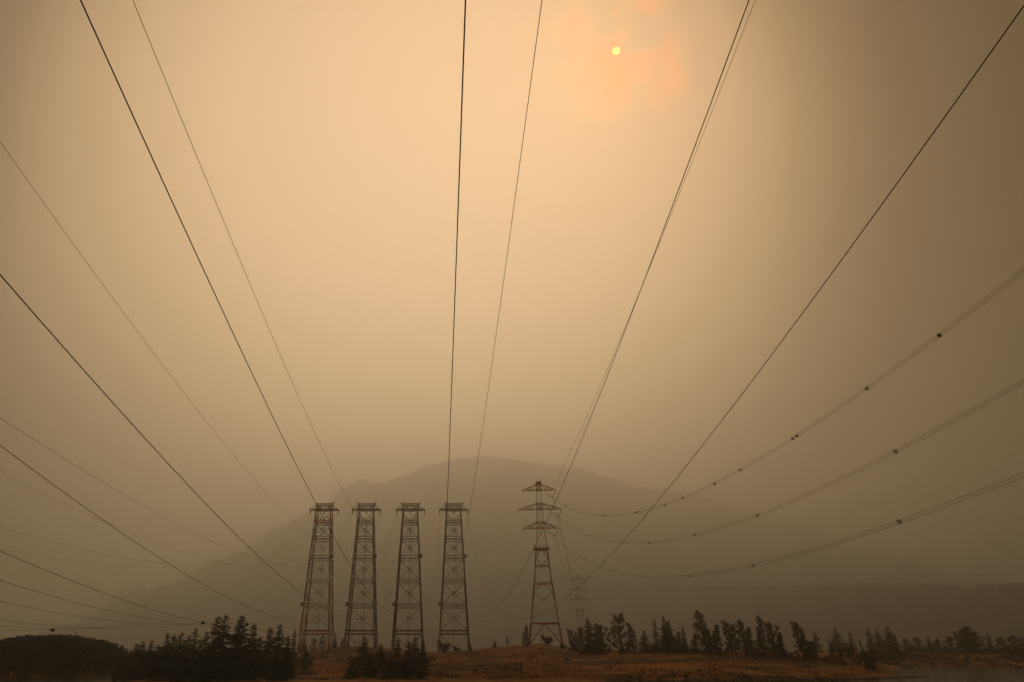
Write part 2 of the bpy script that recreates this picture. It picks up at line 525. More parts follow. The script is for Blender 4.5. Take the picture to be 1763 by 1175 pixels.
    for q in range(9):
        x = -8.2 + q * 2.05
        m.beam(Vector((x, -1.6, ARM_Z)) - O, Vector((x, 1.6, ARM_Z)) - O, 0.2)
    m.build('crossarm', mt, root)
    # horns that flare out to the shield wires, and the top beam between them
    for sx in (-1, 1):
        m = MB(); tip = Vector((sx * 5.35, 0, 86.9)) - O
        for sy in (-1, 1):
            m.beam(Vector((sx * armh, sy * armh, ARM_Z)) - O, Vector((sx * 4.6, sy * 2.2, 85.2)) - O, 0.4)
            m.beam(Vector((sx * 4.6, sy * 2.2, 85.2)) - O, tip, 0.34, 0.2)
        m.build('horn', mt, root)
    for zz in (84.6, 85.6):
        m = MB()
        for sy in (-1, 1):
            m.beam(Vector((-4.6, sy * 2.3, zz)) - O, Vector((4.6, sy * 2.3, zz)) - O, 0.36)
            for q in range(6):
                x = -4.6 + q * 1.53
                if zz < 85: m.beam(Vector((x, sy * 2.3, 84.6)) - O, Vector((x + 1.53, sy * 2.3, 85.6)) - O, 0.14)
        m.build('top_beam', mt, root)
    for sx in (-1, 1):
        for sy in (-1, 1):
            m = MB()
            m.beam(Vector((sx * 4.2, sy * 2.9, 83.6)) - O, Vector((sx * 1.4, sy * 2.3, 84.4)) - O, 0.2)
            m.beam(Vector((sx * 2.6, sy * 1.7, ARM_Z)) - O, Vector((sx * 2.6, sy * 2.3, 84.5)) - O, 0.18)
            m.build('strut', mt, root)
    # insulator strings
    for x in (-7.94, 0, 7.94):
        MB().disc_stack(Vector((x, -.35, ARM_Z - .2)) - O, Vector((x, -.35, ARM_Z - 2.35)) - O, 0.30).build('insulator_string', M['glass'], root)
        MB().disc_stack(Vector((x, .35, ARM_Z - .2)) - O, Vector((x, .35, ARM_Z - 2.35)) - O, 0.30).build('insulator_string', M['glass'], root)
    # small work platforms with a lamp housing
    for z, x in ((LV[2][0], LV[2][1] + .9), (LV[4][0], -LV[4][1] - .9)):
        m = MB(); h = abs(x) - .9
        m.box(Vector((x, -h, z)) - O, 2.0, 1.6, 0.5).box(Vector((x, -h, z + .8)) - O, 0.9, 0.9, 1.1)
        m.beam(Vector((x + .9, -h - .7, z)) - O, Vector((x + .9, -h - .7, z + 1.3)) - O, .12).beam(Vector((x - .9, -h - .7, z + 1.3)) - O, Vector((x + .9, -h - .7, z + 1.3)) - O, .12)
        m.build('platform', M['fitting'], root)
    # climbing ladder up the near right leg
    m = MB()
    for dx in (-.25, .25):
        m.beam(Vector((1.5 + dx, -LV[-1][1] - .1, LV[-1][0])) - O, Vector((1.0 + dx, -LV[0][1] - .1, LV[0][0])) - O, 0.09)
    m.build('ladder', scheme('brace', 3), root)
    return root


def grey_scheme(rusty_legs=()):
    def s(what, i):
        if what == 'band': return (0, 1)
        if what == 'girt' and i == 5: return M['rust']
        if what == 'leg' and i in rusty_legs: return M['rust']
        return M['steel']
    return s


def banded_scheme(what, i):
    if what == 'band': return {0: (0, 1), 1: (0.45, 1), 2: (0, .45), 3: (0.05, .8), 4: (0.1, .85), 5: (0.28, 1)}.get(i, (0, 1))
    if what == 'pale': return M['pale']
    if what == 'leg': return M['red']
    if what == 'girt': return M['pale'] if i in (3, 4) else (M['steel'] if i == 2 else M['red'])
    if what == 'brace': return M['rust'] if i in ('head', 0) else M['pale']
    return M['red']


TX = [at(px, 884, TY).x for px in (558, 630.5, 706.5, 781)]
crossing_tower('crossing_tower', TX[0], banded_scheme, 'red and white banded lattice tower, leftmost of the four in a row')
crossing_tower('crossing_tower', TX[1], grey_scheme(), 'grey steel lattice tower next to the red and white banded one in the row')
crossing_tower('crossing_tower', TX[2], grey_scheme((5,)), 'grey steel lattice tower third from the left in the row of four')
crossing_tower('crossing_tower', TX[3], grey_scheme((4, 5, 'foot')), 'grey lattice tower with rusty lower right leg, rightmost of the row of four')


# ---- the red and white tower with three crossarms, and its far-off twin
def three_arm_tower(name, base, k, yaw, label, simple=False, sink=0.0):
    """base: world foot centre; k: scale (1 = near tower)"""
    root = link(name, None); root.location = base; root.rotation_euler = (0, 0, yaw); root.scale = (k, k, k)
    tag(root, label, 'lattice tower', 'three-armed towers of the bundled line')
    T = 1.15 if simple else 1.0                     # member thickness
    body = [(0.0, 9.6), (12.0, 8.0), (25, 6.45), (34.5, 5.3), (44.5, 4.2), (54.5, 3.35), (67, 2.2), (78.6, 1.75), (90.5, 1.5), (95, 1.35)]
    colours = ['red', 'pale', 'red', 'pale', 'red', 'steel', 'steel', 'steel', 'steel']
    RED = M['rust'] if simple else M['red']
    for sx, sy in ((-1, -1), (1, -1), (1, 1), (-1, 1)):
        m = MB(); mats = [RED, M['pale'], M['steel']]
        for (z0, h0), (z1, h1), c in zip(body, body[1:], colours):
            w = (0.68 if z0 < 50 else 0.30) * T
            if z0 == 0: z0 = -sink / k
            m.beam((sx * h0, sy * h0, z0), (sx * h1, sy * h1, z1), w, None, mats.index(RED if c == 'red' else M[c]))
        m.build('leg', mats, root)
    # horizontal frames
    for z, h, c in ((12.0, 8.0, 'red'), (34.5, 5.3, 'red'), (44.5, 4.2, 'pale'), (54.0, 3.6, 'red')):
        r = ring(h, h, z)
        for q in range(4):
            MB().beam(r[q], r[(q + 1) % 4], 0.55 * T).build('girt', RED if c == 'red' else M[c], root)
    # braces
    for (z0, h0), (z1, h1), c in zip(body, body[1:], colours):
        r0, r1 = ring(h0, h0, z0), ring(h1, h1, z1)
        for q in range(4):
            a0, b0, a1, b1 = r0[q], r0[(q + 1) % 4], r1[q], r1[(q + 1) % 4]
            cc = 'rust' if c == 'red' else 'pale'
            w = (0.24 if z0 < 50 else 0.16) * T
            if z0 < 50:
                mid, low = (a1 + b1) / 2, (a0 + b0) / 2
                if z0 == 0:
                    MB().beam(mid, a0, w).beam(mid.lerp(a0, .5), a1.lerp(a0, .5), w * .7).build('brace', M[cc], root)
                    MB().beam(mid, b0, w).beam(mid.lerp(b0, .5), b1.lerp(b0, .5), w * .7).build('brace', M[cc], root)
                elif c == 'red':
                    MB().beam(mid, a1.lerp(a0, .5), w).beam(a1.lerp(a0, .5), low, w).build('brace', M['steel'], root)
                    MB().beam(mid, b1.lerp(b0, .5), w).beam(b1.lerp(b0, .5), low, w).build('brace', M['steel'], root)
                else:
                    MB().beam(a0, a1.lerp(b1, .5), w * .6).build('brace', M['pale'], root)
                    MB().beam(b0, a1.lerp(b1, .5), w * .6).build('brace', M['pale'], root)
            elif not simple:
                n = 2 if z0 < 67 else 3
                m = MB()
                for s in range(n):
                    p, u = s / n, (s + 1) / n
                    m.beam(a0.lerp(a1, p), b0.lerp(b1, u), w * .8)
                m.build('brace', M['steel'], root)
    # platform collar
    m = MB(); r = ring(4.3, 4.3, 54.6)
    for q in range(4):
        m.beam(r[q], r[(q + 1) % 4], 1.2 * T, None, 0, 0.5); m.beam(r[q] + Vector((0, 0, 1.2)), r[(q + 1) % 4] + Vector((0, 0, 1.2)), 0.25 * T)
        for s in range(4): p = r[q].lerp(r[(q + 1) % 4], s / 4); m.beam(p, p + Vector((0, 0, 1.2)), .18 * T)
    m.build('platform', RED, root)
    # crossarms: two-sided trusses tapering to the tips
    arms = [(90.3, 10.6, 1.5), (78.4, 13.6, 1.75), (66.9, 10.9, 2.2)]
    for z, ln, hw in arms:
        m = MB(); th = 3.7
        for sy in (-1, 1):
            m.beam((-hw, sy * hw, z), (hw, sy * hw, z), .42 * T); m.beam((-hw, sy * hw, z + th), (hw, sy * hw, z + th), .36 * T)
            m.beam((-hw, sy * hw, z), (-hw, sy * hw, z + th), .5 * T); m.beam((hw, sy * hw, z), (hw, sy * hw, z + th), .5 * T)
            m.beam((-hw, sy * hw, z), (hw, sy * hw, z + th), .24 * T); m.beam((hw, sy * hw, z), (-hw, sy * hw, z + th), .24 * T)
            for sx in (-1, 1):
                tip = Vector((sx * ln, 0, z)); lo = Vector((sx * hw, sy * hw, z)); hi = Vector((sx * hw, sy * hw, z + th))
                m.beam(lo, tip, .32 * T); m.beam(hi, tip, .25 * T)
                m.beam(lo.lerp(tip, .35), hi.lerp(tip, .35), .24 * T); m.beam(lo.lerp(tip, .35), hi, .2 * T); m.beam(lo.lerp(tip, .68), hi.lerp(tip, .35), .18 * T)
                m.beam(lo.lerp(tip, .68), hi.lerp(tip, .68), .18 * T)
        m.build('crossarm', RED, root)
        # V string of insulators on the loaded side, short empty hanger on the other
        v = Vector((ln - 2.2, 0, z - 4.9))
        MB().disc_stack((ln - .2, 0, z - .2), v, .24 * T, 12).build('insulator_string', M['glass'], root)
        inner = Vector((ln - 6.6, 0, z - 2.0))
        MB().disc_stack(inner, v, .24 * T, 12).beam((ln - 6.8, 0, z), inner, .16 * T).build('insulator_string', M['glass'], root)
        MB().box(v, .5, .9, .35).build('yoke_plate', M['fitting'], root)
        MB().beam((-ln + .2, 0, z), (-ln + .3, 0, z - 1.6), .16 * T).beam((-ln + .3, 0, z - 1.6), (-ln + 1.2, 0, z - 1.1), .14 * T).build('hanger', M['fitting'], root)
    m = MB()
    m.box((0, 0, 94.9), 3.2, 3.2, 1.3)
    for sx in (-1, 0, 1):
        m.beam((sx * 1.4, -1.3, 95.4), (sx * 1.4, -1.3, 97.3), .26 * T); m.beam((sx * 1.4, 1.3, 95.4), (sx * 1.4, 1.3, 96.9), .22 * T)
    m.build('cap', RED, root)
    if not simple:
        for sx, sy in ((-1, -1), (1, -1), (1, 1), (-1, 1)):
            MB().box((sx * 9.6, sy * 9.6, -.2), 2, 2, 1.6).build('footing', M['concrete'], root)
    return root, [Vector((ln - 2.2, 0, z - 4.9)) for z, ln, hw in arms]


D5 = 470.0
p5 = at(940, 1112, D5)
base5 = Vector((p5.x, D5, 5.0 + 6))
t5, v5 = three_arm_tower('three_arm_tower', base5, 0.985, rad(-7), 'tall red and white tower with three crossarms, right of the row of four')
DF = 1450.0
pf = at(1003, 1128, DF)
topf = at(997, 989, DF)
basef = Vector((pf.x, DF, 0.3))
tf, vf = three_arm_tower('three_arm_tower', basef, (topf.z - basef.z) / 97.0, rad(-7), 'faint distant red-armed tower dissolving in smoke right of the big three-armed one', True)

# ================================================================== wires
def wire_points(x0, hc, a, E, s0=-170.0, n=150):
    """hanging wire: height hc above the lens level overhead, meeting the tower at E"""
    k = ((E.z - CAM_Z) - hc + a * E.y) / E.y ** 2
    pts = []
    for i in range(n + 1):
        s = s0 + (E.y - s0) * i / n
        pts.append(Vector((x0 + (E.x - x0) * s / E.y, s, CAM_Z + hc - a * s + k * s * s)))
    return pts


def on_wire(pts, px):
    """wire point whose sight line is nearest image column px, on the near half"""
    best = None
    for p, q in zip(pts, pts[1:]):
        for u in (0, .25, .5, .75):
            r = p.lerp(q, u); z = r.z - CAM_Z
            if r.y < 8: continue
            x = CX + FPX * r.x / (r.y * CP + z * SP)
            if best is None or abs(x - px) < best[0]: best = (abs(x - px), r, (q - p).normalized())
    return best[1], best[2]


PHASE = [  # tower, phase, x overhead, height overhead, slope, label
    (3, 2, 17.29, 21.17, .2125, 'thick dark wire running from the top right corner down past the three-armed tower'),
    (3, 1, 10.63, 25.12, .2408, 'thick dark wire from the top edge right of the sun side, crossing the three-armed tower'),
    (3, 0, 0.62, 17.5, .1700, 'thick dark wire dropping almost straight down from the top centre to the row of towers'),
    (2, 2, -8.67, 16.67, .1635, 'thick dark wire from the top left, crossing the red and white banded tower head'),
    (2, 1, -14.02, 14.36, .1549, 'thick wire entering the left edge above mid-height, ending low at the banded tower'),
    (2, 0, -24.33, 17.16, .1856, 'thick wire entering the left edge two thirds down, topmost of the lower thick wires'),
    (1, 2, -28.62, 12.77, .1577, 'thick wire low at the left edge that carries a dark marker near the spruce tops'),
    (1, 1, -36.38, 13.32, .1565, 'low thick left wire just under the one marked near the spruces'),
    (1, 0, -46.12, 14.09, .1612, 'third of the low thick wires at the left, sagging between mound and spruces'),
    (0, 2, -54.77, 13.94, .1671, 'fourth low wire at the left edge, close above the two lowest ones'),
    (0, 1, -62.84, 13.60, .1639, 'second lowest wire at the left edge, sagging above the wooded mound'),
    (0, 0, -68.57, 13.52, .1660, 'lowest wire at the left edge, with a dark marker above the wooded mound'),
]
SHIELD = [
    (3, 1, 16.18, 36.96, .2303, 'thin wire beside the thick one from the top edge right of the sun'),
    (3, 0, 2.90, 19.64, .1443, 'thin wire from the top edge left of the sun to the rightmost row tower'),
    (2, 1, -10.51, 22.87, .1228, 'thin wire from the top left edge passing above the second tower of the row'),
    (2, 0, -21.77, 27.47, .1489, 'thin wire entering the upper left edge, highest of the thin wires at that edge'),
    (1, 1, -26.5, 16.5, .085, 'thin wire entering the left edge below mid-height, above the two crossing wires'),
    (1, 0, -41.90, 23.01, .1322, 'thin wire at the left edge that crosses under a thick wire before the mountain slope'),
    (0, 1, -52.78, 19.28, .1019, 'upper of the two faintest thin wires low on the left'),
    (0, 0, -67.04, 21.24, .1209, 'lower of the two faintest thin wires low on the left'),
]
wires = {}
for tw, ph, x0, hc, a, lab in PHASE:
    E_ = Vector((TX[tw] + (ph - 1) * 7.94, TY, ARM_Z - 2.45))
    pts = wire_points(x0, hc, a, E_); wires[(tw, ph)] = pts
    o = MB().tube(pts, 0.021, 6).build('conductor_wire', M['wire'], None, True)
    tag(o, lab, 'wire', 'thick power lines of the four towers')
for tw, ph, x0, hc, a, lab in SHIELD:
    E_ = Vector((TX[tw] + (ph * 2 - 1) * 5.35, TY, 86.9))
    pts = wire_points(x0, hc, a, E_)
    o = MB().tube(pts, 0.0125, 5).build('shield_wire', M['wire'], None, True)
    tag(o, lab, 'wire', 'thin shield wires of the four towers')

# dark markers clamped to the low left wires
for key, px, near, lab in (((0, 0), 90, True, 'dark double marker clamped on the lowest wire above the wooded mound'),
                           ((1, 2), 348, True, 'small dark marker on a low wire just left of the tall spruce tops'),
                           ((1, 1), 364, False, 'small dark marker hanging above the spruce tops at the left')):
    pts = wires[key]
    p, d = on_wire(pts if near else [q for q in pts if q.y > 160], px)
    root = link('wire_marker', None); root.location = p
    tag(root, lab, 'marker', 'dark markers on the left wires')
    sc_ = 0.75 if near else 1.0
    r = .21 * p.y / 110
    MB().ball(-d * r * .8, r).build('marker_ball', M['fitting'], root, True)
    MB().ball(d * r * .8, r * .9).build('marker_ball', M['fitting'], root, True)
    MB().beam(-d * r * 2.2, d * r * 2.2, r * .3).build('clamp', M['fitting'], root)

# ---- bundled lines of the three-armed tower: four conductors held by spacers
R5 = Matrix.Translation(base5) @ Matrix.Rotation(rad(-7), 4, 'Z') @ Matrix.Scale(.985, 4)
RF = Matrix.Translation(basef) @ Matrix.Rotation(rad(-7), 4, 'Z') @ Matrix.Scale((topf.z - basef.z) / 97.0, 4)
HS = 0.235
BUN = [
    (77.3, 58.7, .1889, [430, 384, 333, 279, 231, 186, 157, 127.3, 66], 'upper bundled line sweeping right from the three-armed tower, strung with marker balls'),
    (77.0, 44.1, .1662, [428, 380, 331, 277, 228, 182.4, 124.1, 66], 'middle bundled line sweeping right from the three-armed tower, with small spacers'),
    (69.9, 29.1, .1442, [430, 378, 322, 271, 221.4, 175.9, 117.5, 62], 'lowest bundled line sweeping right from the three-armed tower above the dark ridge'),
]


def spacer(root, p, d):
    """cross-shaped spacer between the four conductors"""
    m = MB(); x = d.cross(Vector((0, 0, 1))).normalized(); z = x.cross(d)
    c = [p + x * HS * sx + z * HS * sz for sx, sz in ((-1, -1), (1, -1), (1, 1), (-1, 1))]
    for i in range(4):
        m.beam(c[i], c[(i + 1) % 4], .075)
        m.beam(p, c[i], .06)
        m.beam(c[i] - d * .16, c[i] + d * .16, .11)
    return m.build('spacer', M['fitting'], root)


def bundle(pts, label, group, spacers=()):
    root = link('conductor_bundle', None); root.location = pts[-1]; O = pts[-1]
    tag(root, label, 'power line', group)
    for sx, sz in ((-1, -1), (1, -1), (1, 1), (-1, 1)):
        q = []
        for i, p in enumerate(pts):
            d = (pts[min(i + 1, len(pts) - 1)] - pts[max(i - 1, 0)]).normalized()
            x = d.cross(Vector((0, 0, 1))).normalized(); z = x.cross(d)
            q.append(p + x * HS * sx + z * HS * sz - O)
        MB().tube(q, 0.018, 5).build('conductor', M['quad'], root, True)
    for Y in spacers:
        for p, q in zip(pts, pts[1:]):
            if p.y <= Y <= q.y:
                spacer(root, p.lerp(q, (Y - p.y) / (q.y - p.y)) - O, (q - p).normalized()); break
    return root


for i, (x0, hc, a, sps, lab) in enumerate(BUN):
    E_ = R5 @ v5[i] - Vector((0, 0, .4))
    pts = wire_points(x0, hc, a, E_, -120, 150)
    root = bundle(pts, lab, 'bundled lines on the right', sps)
    if i == 0:
        for Y, mt, lb in ((427, 'ball_dark', None), (338, 'ball_red', 'red marker ball'), (284, 'ball_dark', None), (249, 'ball_white', 'white marker ball'),
                          (204, 'ball_dark', None), (155, 'ball_red', 'red marker ball'), (106.3, 'ball_dark', None)):
            for p, q in zip(pts, pts[1:]):
                if p.y <= Y <= q.y:
                    c = p.lerp(q, (Y - p.y) / (q.y - p.y)) - pts[-1]
                    o = MB().ball(c, .27 * (1 + Y / 900)).build('marker_ball', M[mt], root, True)
                    if lb: o['label'] = lb
    # onward span to the far tower
    E2 = RF @ vf[i]
    S_ = R5 @ v5[i] - Vector((0, 0, .4))
    pts2 = []
    for q in range(91):
        u = q / 90
        p = S_.lerp(E2, u); p.z -= 4 * u * (1 - u) * (34, 44, 34)[i]; pts2.append(p)
    bundle(list(reversed(pts2)), ('topmost faint bundled line dropping behind the three-armed tower toward the distant one',
                  'middle faint bundled line dropping behind the three-armed tower toward the distant one',
                  'lowest faint bundled line dropping behind the three-armed tower toward the distant one')[i], 'far spans of the bundled line')

# ================================================================== plants
def leafquad(m, p, d, n, ln, w):
    x = d.cross(n)
    if x.length < 1e-4: x = Vector((1, 0, 0))
    x.normalize(); i = len(m.v)
    m.v += [p, p + d * ln * .5 + x * w * .5, p + d * ln, p + d * ln * .5 - x * w * .5]
    m.f.append((i, i + 1, i + 2, i + 3)); m.m.append(0)


def rdir(r):
    while True:
        v = Vector((r.uniform(-1, 1), r.uniform(-1, 1), r.uniform(-1, 1)))
        if .01 < v.length < 1: return v.normalized()


def conifer_meshes(seed, width, ragged, dens=1.0, bare=.06):
    """unit-height conifer: whorls of drooping branches carrying flat sprays"""
    r = random.Random(seed)
    tr = MB().tube([Vector((0, 0, -.06)), Vector((0, 0, .4)), Vector((r.uniform(-.01, .01), 0, .98))], [.022, .015, .002], 6)
    m = MB(); wh = int(34 * dens); lop = r.uniform(0, 6.28)
    for k in range(wh):
        q = bare + (1 - bare - .015) * (k / wh) ** .92 + r.uniform(-.008, .008)
        R = width * (1 - q) ** .82 * r.uniform(1 - ragged, 1 + ragged * .6) * (1.0 if q > .18 else .6 + q * 2.2)
        for bq in range(r.choice((5, 6, 6, 7))):
            a = r.uniform(0, 6.283)
            ln = max(.012, R * r.uniform(.55, 1.12) * (1 + .18 * math.cos(a - lop)))
            droop = r.uniform(-.55, .12) + .35 * q
            d = Vector((math.cos(a), math.sin(a), droop)).normalized()
            p0 = Vector((0, 0, q))
            nsp = max(3, int(4 + ln * 46))
            for s in range(nsp):
                u = (s + .6) / nsp
                p = p0 + d * ln * u - Vector((0, 0, .10 * ln * u * u))
                side = 1 if s % 2 else -1
                b_ = a + side * r.uniform(.35, 1.05) * (1 - .4 * u)
                dd = Vector((math.cos(b_), math.sin(b_), droop + r.uniform(-.45, .25))).normalized()
                leafquad(m, p, dd, Vector((r.uniform(-.5, .5), r.uniform(-.5, .5), 1)).normalized(), (.03 + ln * .30) * r.uniform(.7, 1.2), .022 + ln * .15)
    for s in range(14):
        q = 1 - r.random() * .07
        leafquad(m, Vector((0, 0, q - .02)), Vector((r.uniform(-.4, .4), r.uniform(-.4, .4), 1)).normalized(), rdir(r), .03, .008)
    return tr, m


def broadleaf_meshes(seed, spread, lean, fill, low):
    """unit-height broadleaf: leaning trunk, limbs and leaf clumps with gaps between"""
    r = random.Random(seed); tr = MB(); m = MB()
    def trunk(u): return Vector((lean * u * u + .02 * math.sin(u * 7 + seed), .015 * math.sin(u * 9 + seed), u))
    tr.tube([trunk(-.05 + .92 * k / 7) for k in range(8)], [.024 * (1 - k / 8.5) + .003 for k in range(8)], 6)
    clumps = []
    for k in range(26):
        u = low + (0.86 - low) * (k / 25) ** 1.15
        a = k * 2.4 + r.uniform(-.6, .6)
        ln = spread * r.uniform(.45, 1.1) * (1.0 - .62 * max(0, u - .25) / .75) 
        p0 = trunk(u); d = Vector((math.cos(a), math.sin(a), r.uniform(.5, 1.3))).normalized()
        tip = p0 + d * ln; mid = p0.lerp(tip, .5) - Vector((0, 0, .02))
        tr.tube([p0, mid, tip], [.009, .006, .002], 4)
        clumps += [(tip, .062 * r.uniform(.7, 1.35)), (mid.lerp(tip, .4), .05 * r.uniform(.7, 1.3))]
        if r.random() < .6: clumps.append((tip + rdir(r) * .07, .045 * r.uniform(.6, 1.2)))
    for k in range(4):
        clumps.append((trunk(.86 + .035 * k) + Vector((r.uniform(-.02, .02), r.uniform(-.02, .02), 0)), .04))
    for c, R in clumps:
        for s in range(int(46 * fill)):
            p = c + rdir(r) * R * r.random() ** .5 * Vector((1, 1, .9)).length / 1.67
            leafquad(m, p, rdir(r), rdir(r), .030 * r.uniform(.6, 1.3), .019)
    return tr, m


def shrub_meshes(seed, squat):
    r = random.Random(seed); tr = MB(); m = MB()
    for k in range(6):
        a = k * 1.05 + r.uniform(-.4, .4); tip = Vector((math.cos(a) * squat * .45, math.sin(a) * squat * .45, r.uniform(.5, .85)))
        tr.tube([Vector((0, 0, -.08)), tip.lerp(Vector((0, 0, .2)), .5), tip], [.03, .02, .008], 4)
        for c in range(5):
            cc = tip.lerp(Vector((0, 0, .15)), r.random() * .8) + rdir(r) * .12
            R = r.uniform(.12, .24)
            for s in range(26):
                leafquad(m, cc + rdir(r) * R * r.random() ** .5, rdir(r), rdir(r), .10 * r.uniform(.6, 1.3), .07)
    return tr, m


def kit(builder, mats, args):
    out = []
    for a in args:
        tr, cr = builder(*a)
        tm = tr.mesh('trunk', M['bark'], True)
        out.append((tm, {k: cr.mesh('crown', M[k]) for k in mats}))
    return out


CON = kit(conifer_meshes, ('con_dark', 'con_mid'), [(1, .23, .35), (2, .28, .45), (3, .19, .35), (4, .25, .5, .95), (5, .31, .4), (6, .20, .6, .8, .08)])
BRO = kit(broadleaf_meshes, ('leaf', 'leaf_dark'), [(11, .30, -.02, 1.0, .06), (12, .27, -.10, 1.0, .06), (13, .36, .05, .85, .05), (14, .26, -.14, .85, .08),
                                                    (15, .24, .03, 1.2, .03), (16, .32, -.08, 1.3, .02)])
SHR = kit(shrub_meshes, ('leaf', 'leaf_dark', 'leaf_dry'), [(21, 1.0), (22, 1.4), (23, .8), (24, 1.9)])
plant_rnd = random.Random(77)


def plant(name, src, mtl, X, Y, height, wf, rz, label, cat, group, lean=0.0, trunk_name='trunk', crown_name='crown'):
    root = link(name, None)
    root.location = (X, Y, ground_z(X, Y) - .05)
    root.rotation_euler = (0, lean, 0)
    root.scale = (height * wf, height * wf, height)
    tag(root, label, cat, group)
    for nm, me in ((trunk_name, src[0]), (crown_name, src[1][mtl])):
        c = link(nm, me, root); c.rotation_euler = (0, 0, rz)
    return root


def top_h(px, py, Y):
    p = at(px, py, Y)
    gx = (px - CX) / FPX * (Y * CP)
    return p.x, max(1.0, p.z - ground_z(p.x, Y))


ORD = ['first', 'second', 'third', 'fourth', 'fifth', 'sixth', 'seventh', 'eighth', 'ninth', 'tenth', 'eleventh', 'twelfth', 'thirteenth', 'fourteenth',
       'fifteenth', 'sixteenth', 'seventeenth', 'eighteenth', 'nineteenth', 'twentieth', 'twenty-first', 'twenty-second', 'twenty-third', 'twenty-fourth', 'twenty-fifth',
       'twenty-sixth', 'twenty-seventh', 'twenty-eighth', 'twenty-ninth', 'thirtieth']
# ---- near conifer stand, lower left: (column, top row, distance, kind, width factor)
STAND = [(203, 1148, 232, 4, 1.2), (215, 1126, 236, 1, 1.2), (236, 1107, 240, 1, 1.15), (247, 1103, 238, 4, 1.1), (262, 1101, 240, 0, 1.1), (273, 1110, 234, 1, 1.2), (290, 1089, 236, 0, 1.05),
         (301, 1092, 240, 1, 1.1), (313, 1087, 236, 0, 1.2), (326, 1092, 232, 4, 1.1), (338, 1080, 228, 5, 1.0), (345, 1099, 236, 1, 1.2), (357, 1087, 240, 2, 1.1), (376, 1060, 226, 3, 1.1),
         (389, 1057, 224, 0, 1.15), (412, 1065, 228, 2, 1.0), (419, 1058, 226, 0, 1.1), (438, 1072, 230, 1, 1.0), (449, 1095, 236, 2, 1.1), (466, 1079, 246, 1, 1.1), (483, 1074, 234, 3, 1.0), (497, 1093, 226, 1, .95)]
for i, (px, py, Y, k, wf) in enumerate(STAND):
    X, h = top_h(px, py, Y)
    plant('conifer_tree', CON[k], 'con_dark', X, Y, h, wf * 1.2, plant_rnd.uniform(0, 6.28),
          'dark conifer, %s treetop from the left in the near stand at lower left' % ORD[i], 'tree', 'near conifer stand at lower left')
for i in range(30):
    px = plant_rnd.uniform(195, 505); Y = plant_rnd.uniform(206, 222)
    lim = lut(px, [(190, 1160), (220, 1138), (250, 1120), (300, 1108), (400, 1096), (460, 1106), (505, 1118)])
    X, h = top_h(px, lim + plant_rnd.uniform(0, 22), Y)
    plant('conifer_tree', CON[plant_rnd.choice((0, 1, 4, 4))], 'con_dark', X, Y, h, plant_rnd.uniform(1.2, 1.6), plant_rnd.uniform(0, 6.28),
          'dark conifer crowded low in the thick near stand, its top below the skyline', 'tree', 'low conifers filling the near stand')
# ---- conifers in front of the row of towers
MID = [(628, 1094, 250, 0, 1.6, 'dark young conifer in front of the second tower of the row'),
       (656, 1108, 250, 1, 1.5, 'small dark conifer between the second and third towers of the row'),
       (685, 1100, 240, 3, 1.35, 'dark conifer in front of the third tower, left of its pair'),
       (704, 1103, 238, 2, 1.6, 'narrow dark conifer in front of the third tower, middle of three'),
       (715, 1096, 236, 0, 1.5, 'tallest dark conifer in front of the third tower, just right of its base'),
       (728, 1102, 240, 2, 1.3, 'thin dark spire rightmost of the clump before the third tower'),
       (527, 1112, 300, 1, 1.3, 'dark conifer at the foot of the banded tower, left side'),
       (638, 1122, 226, 4, 1.9, 'broad low conifer below the second tower of the row'),
       (610, 1130, 228, 4, 1.9, 'broad low conifer left of the young one before the second tower'),
       (700, 1119, 218, 4, 1.9, 'broad dark conifer low before the third tower, nearest the camera'),
       (724, 1124, 216, 4, 1.9, 'broad dark conifer at the right end of the clump below the third tower'),
       (674, 1130, 218, 1, 2.0, 'broad dark conifer at the left end of the clump below the third tower'),
       (852, 1102, 425, 1, 1.3, 'tiny lone conifer on the grassy crest between the row and the three-armed tower'),
       (897, 1138, 226, 3, 1.2, 'lone small conifer on the grass at the bottom centre of the picture'),
       (810, 1108, 420, 1, 1.3, 'little conifer on the crest just right of the rightmost tower of the row'),
       (508, 1083, 330, 2, 1.0, 'hazy thin conifer behind the right end of the near stand'),
       (577, 1088, 455, 2, 1.2, 'hazy thin conifer just right of the banded tower base')]
for px, py, Y, k, wf, lab in MID:
    X, h = top_h(px, py, Y)
    plant('conifer_tree', CON[k], 'con_dark' if Y < 320 else 'con_mid', X, Y, h, wf, plant_rnd.uniform(0, 6.28), lab, 'tree', 'conifers before the towers')
